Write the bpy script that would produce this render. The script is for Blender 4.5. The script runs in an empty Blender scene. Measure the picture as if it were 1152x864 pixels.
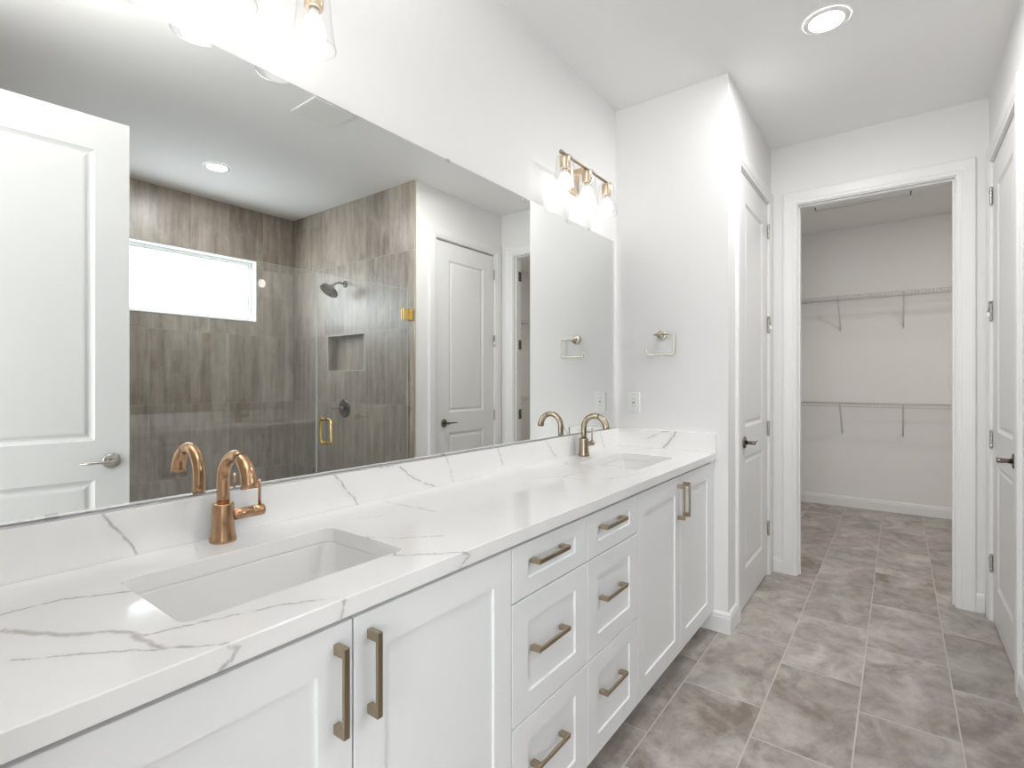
import bpy, bmesh, math, random
from mathutils import Vector, Matrix
PI = math.pi
S = bpy.context.scene
COL = S.collection

# ------------------------------------------------------------------ camera
cam_d = bpy.data.cameras.new('camera'); cam = bpy.data.objects.new('camera', cam_d); COL.objects.link(cam)
cam.location = (1.2998, 0.0, 1.2761)
cam.rotation_euler = (PI/2, 0, 0.6425)
cam_d.sensor_width = 36.0; cam_d.sensor_fit = 'HORIZONTAL'
cam_d.lens = 581.04/1152*36.0
cam_d.shift_y = -2.945/1152
cam_d.clip_start = 0.01
S.camera = cam

# ------------------------------------------------------------------ exposure, world, lights
S.view_settings.view_transform = 'Standard'
S.view_settings.look = 'None'
S.view_settings.gamma = 1.0
S.view_settings.use_curve_mapping = False
S.view_settings.exposure = 1.08
try:
    S.cycles.max_bounces = 12; S.cycles.diffuse_bounces = 6; S.cycles.glossy_bounces = 8
    S.cycles.transparent_max_bounces = 16; S.cycles.transmission_bounces = 8
    S.cycles.caustics_reflective = False; S.cycles.caustics_refractive = False
    S.cycles.sample_clamp_indirect = 4.0
    S.cycles.use_denoising = True
except Exception:
    pass
W = bpy.data.worlds.new('daylight'); S.world = W; W.use_nodes = True
W.node_tree.nodes['Background'].inputs[0].default_value = (0.86, 0.93, 1.0, 1)
W.node_tree.nodes['Background'].inputs[1].default_value = 1.0

BULB = 3.6          # radiance of the vanity bulbs
DOWNLIGHT = 60.0      # radiance of the recessed lamp lenses
PANE = 4.2          # daylight through the frosted shower window

def area(name, loc, rot, sx, sy, power, color=(1, 1, 1)):
    l = bpy.data.lights.new(name, 'AREA'); l.shape = 'RECTANGLE'; l.size = sx; l.size_y = sy
    l.energy = power; l.color = color
    o = bpy.data.objects.new(name, l); COL.objects.link(o); o.location = loc; o.rotation_euler = rot
    return o
# added soft fill from the bedroom side, standing in for unseen daylight
area('added_bedroom_fill', (1.15, -2.7, 1.5), (PI/2, 0, 0), 2.4, 2.0, 52, (0.97, 0.985, 1.0))
# added fill aimed upward, brightens the room by bounce off the ceiling
area('added_bounce_fill', (0.72, 0.30, 2.38), (PI, 0, 0), 0.30, 0.30, 8.0, (1.0, 0.995, 0.985))
# added fill under the closet ceiling, out of frame, to brighten the closet
area('added_closet_fill', (1.7, 4.55, 2.825), (0, 0, 0), 0.30, 0.30, 7.5, (1.0, 0.95, 0.90))

# ------------------------------------------------------------------ node helpers
def newmat(name):
    m = bpy.data.materials.new(name); m.use_nodes = True
    nt = m.node_tree; b = nt.nodes['Principled BSDF']
    return m, nt, b
def setp(b, col=None, rough=None, metal=None, spec=None):
    if col is not None: b.inputs['Base Color'].default_value = (*col, 1)
    if rough is not None: b.inputs['Roughness'].default_value = rough
    if metal is not None: b.inputs['Metallic'].default_value = metal
    if spec is not None: b.inputs['Specular IOR Level'].default_value = spec
def N(nt, t, **kw):
    n = nt.nodes.new(t)
    for k, v in kw.items(): setattr(n, k, v)
    return n
def math_(nt, op, a, b=None, c=None, clamp=False):
    n = nt.nodes.new('ShaderNodeMath'); n.operation = op; n.use_clamp = clamp
    for i, v in enumerate((a, b, c)):
        if v is None: continue
        if isinstance(v, (int, float)): n.inputs[i].default_value = v
        else: nt.links.new(v, n.inputs[i])
    return n.outputs[0]
def noise(nt, vec, scale, detail=3, rough=0.55, dim='3D'):
    n = nt.nodes.new('ShaderNodeTexNoise'); n.noise_dimensions = dim
    n.inputs['Scale'].default_value = scale; n.inputs['Detail'].default_value = detail
    n.inputs['Roughness'].default_value = rough
    nt.links.new(vec, n.inputs['Vector']); return n
def mixc(nt, fac, a, b):
    n = nt.nodes.new('ShaderNodeMix'); n.data_type = 'RGBA'
    for i, v in ((0, fac), (6, a), (7, b)):
        if isinstance(v, (int, float)): n.inputs[i].default_value = v
        elif isinstance(v, tuple): n.inputs[i].default_value = (*v, 1)
        else: nt.links.new(v, n.inputs[i])
    return n.outputs[2]
def bump(nt, b, h, strength, dist):
    n = nt.nodes.new('ShaderNodeBump'); n.inputs['Strength'].default_value = strength
    n.inputs['Distance'].default_value = dist
    nt.links.new(h, n.inputs['Height']); nt.links.new(n.outputs[0], b.inputs['Normal'])

def paint(name, col, rough, tex=0.0, scale=120):
    m, nt, b = newmat(name); setp(b, col, rough, spec=0.4)
    g = N(nt, 'ShaderNodeNewGeometry')
    n = noise(nt, g.outputs['Position'], 2.0, 2)
    r = math_(nt, 'MULTIPLY_ADD', n.outputs[0], 0.06, rough-0.03)
    nt.links.new(r, b.inputs['Roughness'])
    if tex:
        n2 = noise(nt, g.outputs['Position'], scale, 3)
        bump(nt, b, n2.outputs[0], tex, 0.004)
    return m
M = {}
M['wall'] = paint('wall_paint', (0.80, 0.795, 0.785), 0.65, 0.10, 150)
M['ceiling'] = paint('ceiling_paint', (0.87, 0.866, 0.858), 0.8, 0.12, 90)
M['trim'] = paint('trim_paint', (0.80, 0.80, 0.792), 0.35)
M['door'] = paint('door_paint', (0.765, 0.765, 0.755), 0.38)
M['cabinet'] = paint('cabinet_paint', (0.85, 0.855, 0.86), 0.35)
M['kick'] = paint('toe_kick_paint', (0.72, 0.72, 0.72), 0.5)
M['plastic'] = paint('white_plastic', (0.84, 0.84, 0.82), 0.3)
M['slot'] = paint('dark_slot', (0.25, 0.25, 0.25), 0.5)
M['gap'] = paint('dark_gap', (0.05, 0.045, 0.04), 0.8)
M['porcelain'] = paint('porcelain', (0.80, 0.79, 0.78), 0.12)
M['wire'] = paint('white_wire_coating', (0.62, 0.60, 0.585), 0.4)
M['rubber'] = paint('white_rubber', (0.9, 0.9, 0.9), 0.5)

def metal(name, col, rough, brushed=0.0):
    m, nt, b = newmat(name); setp(b, col, rough, 1.0)
    tc = N(nt, 'ShaderNodeTexCoord'); mp = N(nt, 'ShaderNodeMapping')
    mp.inputs['Scale'].default_value = (1, 1, 0.05) if brushed else (1, 1, 1)
    nt.links.new(tc.outputs['Object'], mp.inputs[0])
    n = noise(nt, mp.outputs[0], 900 if brushed else 40, 2)
    r = math_(nt, 'MULTIPLY_ADD', n.outputs[0], 0.06 if brushed else 0.04, rough-0.03)
    nt.links.new(r, b.inputs['Roughness'])
    return m
M['bronze'] = metal('champagne_bronze', (0.47, 0.29, 0.17), 0.22, 1)
M['bronze2'] = metal('pale_champagne_bronze', (0.39, 0.32, 0.24), 0.25, 1)
M['pull'] = metal('pull_brushed_bronze', (0.42, 0.34, 0.245), 0.32, 1)
M['nickel'] = metal('satin_nickel', (0.46, 0.44, 0.41), 0.30)
M['darknickel'] = metal('dark_nickel', (0.20, 0.175, 0.15), 0.28)
M['ring'] = metal('champagne_nickel', (0.55, 0.50, 0.42), 0.30)
M['gold'] = metal('polished_brass', (0.83, 0.62, 0.25), 0.16)
M['edge_gold'] = metal('brass_edge_strip', (0.72, 0.62, 0.42), 0.35)
M['sconce'] = metal('sconce_brass', (0.66, 0.54, 0.39), 0.30, 1)
M['bar'] = metal('dark_brass', (0.36, 0.28, 0.19), 0.32, 1)
M['steel'] = metal('hinge_steel', (0.50, 0.48, 0.45), 0.35)

m, nt, b = newmat('mirror_silver'); nt.nodes.remove(b)
g = N(nt, 'ShaderNodeBsdfGlossy'); g.inputs['Roughness'].default_value = 0.0
g.inputs['Color'].default_value = (0.90, 0.915, 0.90, 1)
nt.links.new(g.outputs[0], nt.nodes['Material Output'].inputs[0]); M['mirror'] = m

def clear_glass(name, tint, ior=1.5, gain=1.0):
    m, nt, b = newmat(name); nt.nodes.remove(b)
    t = N(nt, 'ShaderNodeBsdfTransparent'); t.inputs[0].default_value = (*tint, 1)
    gl = N(nt, 'ShaderNodeBsdfGlossy'); gl.inputs['Roughness'].default_value = 0.0
    g = N(nt, 'ShaderNodeNewGeometry'); d = N(nt, 'ShaderNodeVectorMath'); d.operation = 'DOT_PRODUCT'
    nt.links.new(g.outputs['Incoming'], d.inputs[0]); nt.links.new(g.outputs['Normal'], d.inputs[1])
    q = math_(nt, 'POWER', math_(nt, 'SUBTRACT', 1.0, math_(nt, 'ABSOLUTE', d.outputs['Value']), clamp=True), 5.0)
    r0 = ((ior-1)/(ior+1))**2
    f = math_(nt, 'MULTIPLY', math_(nt, 'MULTIPLY_ADD', q, 1-r0, r0), gain, clamp=True)
    mx = N(nt, 'ShaderNodeMixShader')
    nt.links.new(f, mx.inputs[0]); nt.links.new(t.outputs[0], mx.inputs[1]); nt.links.new(gl.outputs[0], mx.inputs[2])
    nt.links.new(mx.outputs[0], nt.nodes['Material Output'].inputs[0]); return m
M['shower_glass'] = clear_glass('shower_glass', (0.985, 0.993, 0.992), 1.5, 2.0)
M['lamp_glass'] = clear_glass('lamp_glass', (0.985, 0.985, 0.985), 1.5, 1.3)
M['clip'] = clear_glass('clear_plastic', (0.97, 0.97, 0.97), 1.5, 0.8)
m, nt, b = newmat('glass_edge'); setp(b, (0.80, 0.88, 0.85), 0.25); M['glass_edge'] = m

def emit(name, col, s):
    m, nt, b = newmat(name); nt.nodes.remove(b)
    e = N(nt, 'ShaderNodeEmission'); e.inputs[0].default_value = (*col, 1); e.inputs[1].default_value = s
    nt.links.new(e.outputs[0], nt.nodes['Material Output'].inputs[0]); return m
M['bulb'] = emit('lit_bulb', (1.0, 0.955, 0.90), BULB)
M['shower_lens'] = emit('lit_shower_lens', (0.97, 0.985, 1.0), DOWNLIGHT*2.0)
M['added_passage_lens'] = emit('lit_added_passage_lens', (1.0, 0.98, 0.96), DOWNLIGHT*2.9)  # emission of the added passage lamp
M['pane'] = emit('frosted_daylight_pane', (0.86, 0.945, 1.0), PANE)

# concrete-look porcelain floor tile, 12 x 24 in, laid along Y with a one-third offset
def tile_mat(name, kind):
    m, nt, b = newmat(name)
    g = N(nt, 'ShaderNodeNewGeometry'); sp = N(nt, 'ShaderNodeSeparateXYZ'); nt.links.new(g.outputs['Position'], sp.inputs[0])
    x, y, z = sp.outputs
    TW, TL = 0.3033, 0.6067
    if kind == 'floor':
        across = math_(nt, 'SUBTRACT', x, 0.2655)
        row = math_(nt, 'FLOOR', math_(nt, 'DIVIDE', across, TW))
        along = math_(nt, 'ADD', math_(nt, 'SUBTRACT', y, 2.404), math_(nt, 'MULTIPLY', row, 0.2022))
    else:
        # wall tile stands upright: width along the wall, length up
        nv = N(nt, 'ShaderNodeSeparateXYZ'); nt.links.new(g.outputs['Normal'], nv.inputs[0])
        isx = math_(nt, 'GREATER_THAN', math_(nt, 'ABSOLUTE', nv.outputs[0]), 0.5)
        a1 = math_(nt, 'SUBTRACT', y, 0.0235)
        a2 = math_(nt, 'SUBTRACT', x, 1.690)
        across = math_(nt, 'ADD', math_(nt, 'MULTIPLY', a1, isx), math_(nt, 'MULTIPLY', a2, math_(nt, 'SUBTRACT', 1.0, isx)))
        row = math_(nt, 'FLOOR', math_(nt, 'DIVIDE', across, TW))
        along = math_(nt, 'ADD', z, 0.1243)
    col = math_(nt, 'FLOOR', math_(nt, 'DIVIDE', along, TL))
    fa = math_(nt, 'SUBTRACT', across, math_(nt, 'MULTIPLY', row, TW))
    fl = math_(nt, 'SUBTRACT', along, math_(nt, 'MULTIPLY', col, TL))
    da = math_(nt, 'MINIMUM', fa, math_(nt, 'SUBTRACT', TW, fa))
    dl = math_(nt, 'MINIMUM', fl, math_(nt, 'SUBTRACT', TL, fl))
    d = math_(nt, 'MINIMUM', da, dl)
    gw = 0.0024 if kind == 'floor' else 0.0016
    mr = N(nt, 'ShaderNodeMapRange'); mr.inputs['From Min'].default_value = gw*0.7; mr.inputs['From Max'].default_value = gw*1.4
    nt.links.new(d, mr.inputs['Value']); tilemask = mr.outputs[0]
    cv = N(nt, 'ShaderNodeCombineXYZ'); nt.links.new(row, cv.inputs[0]); nt.links.new(col, cv.inputs[1])
    if kind != 'floor': nt.links.new(isx, cv.inputs[2])
    wn = N(nt, 'ShaderNodeTexWhiteNoise'); nt.links.new(cv.outputs[0], wn.inputs['Vector'])
    # texture coordinate shifted per tile so the cloud pattern breaks at each joint
    off = N(nt, 'ShaderNodeVectorMath'); off.operation = 'SCALE'; nt.links.new(wn.outputs['Color'], off.inputs[0]); off.inputs['Scale'].default_value = 40
    base = N(nt, 'ShaderNodeCombineXYZ'); nt.links.new(across, base.inputs[0]); nt.links.new(along, base.inputs[1])
    ad = N(nt, 'ShaderNodeVectorMath'); ad.operation = 'ADD'; nt.links.new(base.outputs[0], ad.inputs[0]); nt.links.new(off.outputs[0], ad.inputs[1])
    mp = N(nt, 'ShaderNodeMapping'); nt.links.new(ad.outputs[0], mp.inputs[0])
    if kind == 'floor':
        mp.inputs['Scale'].default_value = (1, 0.8, 1)
        n1 = noise(nt, mp.outputs[0], 5.0, 6, 0.62); n2 = noise(nt, mp.outputs[0], 16, 6, 0.7); n1.inputs['Distortion'].default_value = 0.8
        n3 = noise(nt, mp.outputs[0], 3.0, 3, 0.5)
        r = N(nt, 'ShaderNodeValToRGB'); cr = r.color_ramp
        cr.elements[0].position = 0.36; cr.elements[0].color = (0.21, 0.172, 0.145, 1)
        cr.elements[1].position = 0.66; cr.elements[1].color = (0.57, 0.53, 0.495, 1)
        e = cr.elements.new(0.5); e.color = (0.37, 0.335, 0.305, 1)
        mixv = math_(nt, 'ADD', math_(nt, 'MULTIPLY', n1.outputs[0], 0.65), math_(nt, 'MULTIPLY', n2.outputs[0], 0.35))
        mixv = math_(nt, 'ADD', mixv, math_(nt, 'MULTIPLY_ADD', wn.outputs['Value'], 0.10, -0.05))
        nt.links.new(mixv, r.inputs[0])
        c = mixc(nt, math_(nt, 'MULTIPLY_ADD', n3.outputs[0], 1.6, -0.75, clamp=True), r.outputs[0], (0.30, 0.29, 0.275))
        grout = (0.52, 0.48, 0.44)
        setp(b, rough=0.38, spec=0.45)
    else:
        mp.inputs['Scale'].default_value = (1, 0.10, 1)
        n1 = noise(nt, mp.outputs[0], 22.0, 4, 0.6)
        mp2 = N(nt, 'ShaderNodeMapping'); nt.links.new(ad.outputs[0], mp2.inputs[0]); mp2.inputs['Scale'].default_value = (1, 0.55, 1)
        n2 = noise(nt, mp2.outputs[0], 8, 6, 0.68); n2.inputs['Distortion'].default_value = 0.6
        r = N(nt, 'ShaderNodeValToRGB'); cr = r.color_ramp
        cr.elements[0].position = 0.32; cr.elements[0].color = (0.20, 0.165, 0.135, 1)
        cr.elements[1].position = 0.70; cr.elements[1].color = (0.54, 0.475, 0.405, 1)
        e = cr.elements.new(0.5); e.color = (0.365, 0.312, 0.26, 1)
        mixv = math_(nt, 'ADD', math_(nt, 'MULTIPLY', n1.outputs[0], 0.55), math_(nt, 'MULTIPLY', n2.outputs[0], 0.45))
        mixv = math_(nt, 'ADD', mixv, math_(nt, 'MULTIPLY_ADD', wn.outputs['Value'], 0.14, -0.07))
        nt.links.new(mixv, r.inputs[0]); c = r.outputs[0]
        grout = (0.45, 0.42, 0.38)
        setp(b, rough=0.37, spec=0.9)
    fin = mixc(nt, tilemask, grout, c)
    nt.links.new(fin, b.inputs['Base Color'])
    bump(nt, b, tilemask, 0.25, 0.002)
    return m
M['floor'] = tile_mat('floor_tile', 'floor')
M['walltile'] = tile_mat('shower_wall_tile', 'wall')

m, nt, b = newmat('bedroom_carpet'); setp(b, (0.55, 0.52, 0.48), 0.9); M['carpet'] = m

TOP_VEINS = [
    (1.5, [(0.177, 0.167, 0.911), (0.18, 0.24, 0.911), (0.203, 0.276, 0.911), (0.23, 0.322, 0.911)]),
    (2.3, [(0.249, 0.156, 0.911), (0.314, 0.194, 0.911), (0.355, 0.22, 0.911), (0.377, 0.25, 0.911), (0.411, 0.27, 0.911), (0.448, 0.273, 0.911), (0.497, 0.283, 0.911)]),
    (1.4, [(0.497, 0.283, 0.911), (0.550, 0.333, 0.911), (0.5545, 0.35, 0.900), (0.5545, 0.345, 0.887), (0.5545, 0.326, 0.879)]),
    (1.1, [(0.433, 0.276, 0.911), (0.448, 0.325, 0.911), (0.492, 0.444, 0.911), (0.533, 0.507, 0.911), (0.5545, 0.527, 0.905), (0.5545, 0.519, 0.880)]),
    (1.2, [(0.373, 0.149, 0.911), (0.434, 0.218, 0.911), (0.499, 0.282, 0.911)]),
    (1.2, [(0.299, 0.765, 0.911), (0.345, 0.745, 0.911), (0.457, 0.722, 0.911), (0.509, 0.77, 0.911), (0.552, 0.818, 0.911), (0.5545, 0.843, 0.900), (0.5545, 0.811, 0.880)]),
    (0.9, [(0.299, 0.765, 0.911), (0.364, 0.799, 0.911), (0.437, 0.88, 0.911)]),
    (0.6, [(0.151, 0.853, 0.911), (0.183, 0.908, 0.911)]),
    (0.7, [(0.052, 1.025, 0.911), (0.257, 1.03, 0.911)]),
    (1.0, [(0.195, 1.61, 0.911), (0.269, 1.701, 0.911), (0.284, 1.837, 0.911)]),
    (0.7, [(0.269, 1.701, 0.911), (0.352, 1.683, 0.911), (0.439, 1.769, 0.911), (0.489, 1.991, 0.911)]),
    (1.0, [(0.137, 1.957, 0.911), (0.09, 2.03, 0.911)]),
]
BACK_VEINS = [
    (1.6, [(0.02, 0.337, 1.012), (0.02, 0.347, 0.991), (0.02, 0.373, 0.956), (0.02, 0.40, 0.912)]),
    (1.5, [(0.02, 0.871, 1.015), (0.02, 0.899, 0.977), (0.02, 0.952, 0.912)]),
    (1.4, [(0.02, 1.098, 1.014), (0.02, 1.142, 0.974), (0.02, 1.207, 0.935), (0.02, 1.271, 0.912)]),
    (1.5, [(0.02, 1.027, 1.007), (0.02, 1.085, 1.009)]),
    (1.0, [(0.02, 1.319, 1.013), (0.02, 1.338, 0.976), (0.02, 1.357, 0.912)]),
    (1.4, [(0.02, 1.614, 1.014), (0.02, 1.662, 0.912)]),
    (1.3, [(0.02, 1.964, 1.012), (0.02, 2.015, 0.957), (0.02, 2.068, 0.912)]),
    (1.4, [(0.02, 2.494, 1.018), (0.02, 2.518, 0.968), (0.02, 2.558, 0.912)]),
]
SIDE_VEINS = [
    (2.2, [(0.351, 2.727, 1.014), (0.335, 2.727, 0.977), (0.304, 2.727, 0.939), (0.284, 2.727, 0.917)]),
    (1.2, [(0.197, 2.727, 0.961), (0.267, 2.727, 1.0), (0.311, 2.727, 1.008)]),
]
def quartz(name, veins):
    m, nt, b = newmat(name)
    g = N(nt, 'ShaderNodeNewGeometry')
    nz = noise(nt, g.outputs['Position'], 28, 4, 0.6)
    s = N(nt, 'ShaderNodeVectorMath'); s.operation = 'SUBTRACT'; nt.links.new(nz.outputs['Color'], s.inputs[0]); s.inputs[1].default_value = (0.5, 0.5, 0.5)
    s2 = N(nt, 'ShaderNodeVectorMath'); s2.operation = 'SCALE'; nt.links.new(s.outputs[0], s2.inputs[0]); s2.inputs['Scale'].default_value = 0.022
    p = N(nt, 'ShaderNodeVectorMath'); p.operation = 'ADD'; nt.links.new(g.outputs['Position'], p.inputs[0]); nt.links.new(s2.outputs[0], p.inputs[1])
    P = p.outputs[0]
    cur = None
    for w, pts in veins:
        for A, B in zip(pts, pts[1:]):
            A = Vector(A); B = Vector(B); ba = B-A
            a = N(nt, 'ShaderNodeVectorMath'); a.operation = 'SUBTRACT'; nt.links.new(P, a.inputs[0]); a.inputs[1].default_value = A
            dt = N(nt, 'ShaderNodeVectorMath'); dt.operation = 'DOT_PRODUCT'; nt.links.new(a.outputs[0], dt.inputs[0]); dt.inputs[1].default_value = ba/ba.length_squared
            h = math_(nt, 'ADD', dt.outputs['Value'], 0.0, clamp=True)
            sc = N(nt, 'ShaderNodeVectorMath'); sc.operation = 'SCALE'; sc.inputs[0].default_value = ba; nt.links.new(h, sc.inputs['Scale'])
            ds = N(nt, 'ShaderNodeVectorMath'); ds.operation = 'DISTANCE'; nt.links.new(a.outputs[0], ds.inputs[0]); nt.links.new(sc.outputs[0], ds.inputs[1])
            v = math_(nt, 'DIVIDE', ds.outputs['Value'], w*0.0016)
            cur = v if cur is None else math_(nt, 'MINIMUM', cur, v)
    n2 = noise(nt, g.outputs['Position'], 14, 3)
    cur = math_(nt, 'DIVIDE', cur, math_(nt, 'MULTIPLY_ADD', n2.outputs[0], 1.3, 0.50))
    mr = N(nt, 'ShaderNodeMapRange'); mr.interpolation_type = 'SMOOTHSTEP'
    mr.inputs['From Min'].default_value = 0.15; mr.inputs['From Max'].default_value = 2.1
    mr.inputs['To Min'].default_value = 1.0; mr.inputs['To Max'].default_value = 0.0
    nt.links.new(cur, mr.inputs['Value'])
    halo = N(nt, 'ShaderNodeMapRange'); halo.inputs['From Min'].default_value = 0.5; halo.inputs['From Max'].default_value = 9
    halo.inputs['To Min'].default_value = 0.10; halo.inputs['To Max'].default_value = 0.0; nt.links.new(cur, halo.inputs['Value'])
    n3 = noise(nt, g.outputs['Position'], 4.5, 5, 0.6); n3.inputs['Distortion'].default_value = 1.2
    cloud = math_(nt, 'MULTIPLY_ADD', n3.outputs[0], 0.9, -0.42, clamp=True)
    base = mixc(nt, cloud, (0.865, 0.857, 0.847), (0.78, 0.765, 0.75))
    base = mixc(nt, halo.outputs[0], base, (0.55, 0.52, 0.50))
    fin = mixc(nt, math_(nt, 'MULTIPLY', mr.outputs[0], 0.80), base, (0.42, 0.39, 0.37))
    nt.links.new(fin, b.inputs['Base Color'])
    setp(b, rough=0.10, spec=0.5)
    return m
M['quartz_top'] = quartz('veined_quartz_worktop', TOP_VEINS)
M['quartz_back'] = quartz('veined_quartz_backsplash', [(w*0.75, p) for w, p in BACK_VEINS])
M['quartz_side'] = quartz('veined_quartz_side_splash', SIDE_VEINS)

# ------------------------------------------------------------------ mesh helpers
def box(bm, x0, x1, y0, y1, z0, z1, bev=0.0, seg=2):
    r = bmesh.ops.create_cube(bm, size=1.0)
    vs = r['verts']
    for v in vs:
        v.co = Vector(((x0+x1)/2+v.co.x*(x1-x0), (y0+y1)/2+v.co.y*(y1-y0), (z0+z1)/2+v.co.z*(z1-z0)))
    if bev:
        es = list({e for v in vs for e in v.link_edges})
        bmesh.ops.bevel(bm, geom=es, offset=bev, segments=seg, affect='EDGES', profile=0.5)
    return bm
def tube(bm, pts, rad, n=14, caps=True):
    """a round tube along pts; rad is a number or one number per point"""
    pts = [Vector(p) for p in pts]
    if isinstance(rad, (int, float)): rad = [rad]*len(pts)
    t0 = (pts[1]-pts[0]).normalized()
    ref = Vector((0, 0, 1)) if abs(t0.z) < 0.9 else Vector((1, 0, 0))
    u = t0.cross(ref).normalized()
    rings = []
    for i, p in enumerate(pts):
        if i == 0: t = pts[1]-pts[0]
        elif i == len(pts)-1: t = pts[-1]-pts[-2]
        else: t = (pts[i+1]-p).normalized()+(p-pts[i-1]).normalized()
        t.normalize()
        u = (u-t*u.dot(t)).normalized(); w = t.cross(u)
        rings.append([bm.verts.new(p+(u*math.cos(2*PI*k/n)+w*math.sin(2*PI*k/n))*rad[i]) for k in range(n)])
    for a, c in zip(rings, rings[1:]):
        for k in range(n):
            f = bm.faces.new((a[k], a[(k+1) % n], c[(k+1) % n], c[k])); f.smooth = True
    if caps:
        bm.faces.new(rings[0][::-1]); bm.faces.new(rings[-1])
    return bm
def lathe(bm, prof, center=(0, 0, 0), axis='Z', n=32, cap0=True, cap1=True, smooth=True):
    """prof: list of (radius, height)"""
    c = Vector(center)
    def P(r, h, a):
        x, y = r*math.cos(a), r*math.sin(a)
        if axis == 'Z': v = Vector((x, y, h))
        elif axis == 'Y': v = Vector((x, h, y))
        else: v = Vector((h, x, y))
        return c+v
    rings = [[bm.verts.new(P(r, h, 2*PI*k/n)) for k in range(n)] for r, h in prof]
    for a, d in zip(rings, rings[1:]):
        for k in range(n):
            f = bm.faces.new((a[k], a[(k+1) % n], d[(k+1) % n], d[k])); f.smooth = smooth
    if cap0: bm.faces.new(rings[0][::-1])
    if cap1: bm.faces.new(rings[-1])
    return bm
def arc(c, r, a0, a1, n, plane='XZ'):
    out = []
    for i in range(n+1):
        a = a0+(a1-a0)*i/n
        if plane == 'XZ': out.append((c[0]+r*math.cos(a), c[1], c[2]+r*math.sin(a)))
        elif plane == 'YZ': out.append((c[0], c[1]+r*math.cos(a), c[2]+r*math.sin(a)))
        else: out.append((c[0]+r*math.cos(a), c[1]+r*math.sin(a), c[2]))
    return out
def rounded(pts, r, n=5):
    """polyline with its inner corners rounded"""
    pts = [Vector(p) for p in pts]; out = [pts[0]]
    for i in range(1, len(pts)-1):
        a, p, c = pts[i-1], pts[i], pts[i+1]
        d1 = (a-p).normalized(); d2 = (c-p).normalized(); rr = min(r, (a-p).length*0.49, (c-p).length*0.49)
        s, e = p+d1*rr, p+d2*rr
        for k in range(n+1):
            t = k/n; out.append((1-t)**2*s+2*t*(1-t)*p+t*t*e)
    out.append(pts[-1]); return out
def obj(name, bm, mat, parent=None, loc=None):
    bmesh.ops.recalc_face_normals(bm, faces=bm.faces)
    me = bpy.data.meshes.new(name); bm.to_mesh(me); bm.free()
    o = bpy.data.objects.new(name, me); COL.objects.link(o)
    for mm in (mat if isinstance(mat, (list, tuple)) else [mat]): me.materials.append(M[mm])
    if parent is not None: o.parent = parent
    if loc: o.location = loc
    return o
def NB(): return bmesh.new()
def tag(o, label, cat, group=None):
    o['label'] = label; o['category'] = cat
    if group: o['group'] = group
    return o
def thing(name, label, cat, loc=(0, 0, 0), rotz=0, group=None):
    o = bpy.data.objects.new(name, None); COL.objects.link(o); o.empty_display_size = 0.05
    o.location = loc; o.rotation_euler = (0, 0, rotz)
    return tag(o, label, cat, group)
def struct(name, bm, mat, parent=None):
    o = obj(name, bm, mat, parent)
    if parent is None: o['kind'] = 'structure'
    return o
def copy_tree(o, parent=None):
    c = o.copy(); COL.objects.link(c)
    if parent is not None: c.parent = parent
    for ch in o.children: copy_tree(ch, c)
    return c

# ------------------------------------------------------------------ the room
XL0 = -0.006                        # painted face of the vanity wall, the mirror's front is x = 0
Y1, X1, Y2, XR, ZC = 2.747, 0.610, 3.839, 1.698, 2.836
XS, YS = 3.418, 2.750               # shower: window wall, far end wall
YSN = 0.40                          # shower: near end
XO0, XO1, ZO = 0.770, 1.556, 2.433  # closet doorway
YC0, YC1, XCL, XCR = 3.954, 6.263, 0.30, 2.95
LD0, LD1 = 2.980, 3.735             # opening of the linen-side door
RD0, RD1 = 2.980, 3.728             # opening of the right-hand door
EX0, EX1 = 0.735, 1.560             # entry opening, the camera stands in it

def boxes(lst):
    bm = NB()
    for b_ in lst: box(bm, *b_)
    return bm
struct('floor', boxes([(-0.12, 3.53, -0.12, 6.40, -0.12, 0.0)]), 'floor')
struct('floor_bedroom', boxes([(-1.2, 3.4, -3.6, -0.12, -0.12, 0.0)]), 'carpet')
struct('ceiling', boxes([(-0.12, 3.53, -0.12, 6.40, ZC, ZC+0.12)]), 'ceiling')
struct('ceiling_bedroom', boxes([(-1.2, 3.4, -3.6, -0.12, ZC, ZC+0.12)]), 'ceiling')
struct('wall_bedroom_left', boxes([(-1.3, -1.2, -3.6, -0.12, 0, ZC)]), 'wall')
struct('wall_bedroom_right', boxes([(3.4, 3.5, -3.6, -0.12, 0, ZC)]), 'wall')
struct('wall_left', boxes([(-0.12, XL0, 0.0, Y1, 0, ZC)]), 'wall')
struct('wall_entry', boxes([(-1.2, EX0, -0.12, 0.0, 0, ZC), (EX1, 3.4, -0.12, 0.0, 0, ZC), (EX0, EX1, -0.12, 0, 2.46, ZC)]), 'wall')
struct('wall_end', boxes([(-0.12, X1, Y1, Y1+0.115, 0, ZC)]), 'wall')
struct('wall_linen', boxes([(X1-0.115, X1, Y1+0.115, LD0-0.018, 0, ZC), (X1-0.115, X1, LD1+0.018, Y2, 0, ZC),
                            (X1-0.115, X1, LD0-0.018, LD1+0.018, 2.46, ZC)]), 'wall')
struct('wall_far', boxes([(X1-0.115, XO0-0.018, Y2, YC0, 0, ZC), (XO1+0.018, XR, Y2, YC0, 0, ZC),
                          (XO0-0.018, XO1+0.018, Y2, YC0, 2.452, ZC)]), 'wall')
struct('wall_right', boxes([(XR, XR+0.115, YS+0.010, RD0-0.018, 0, ZC), (XR, XR+0.115, RD1+0.018, YC0, 0, ZC),
                            (XR, XR+0.115, RD0-0.018, RD1+0.018, 2.46, ZC)]), 'wall')
struct('wall_right_near', boxes([(XR, XR+0.115, 0.0, YSN, 0, ZC)]), 'wall')
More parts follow.
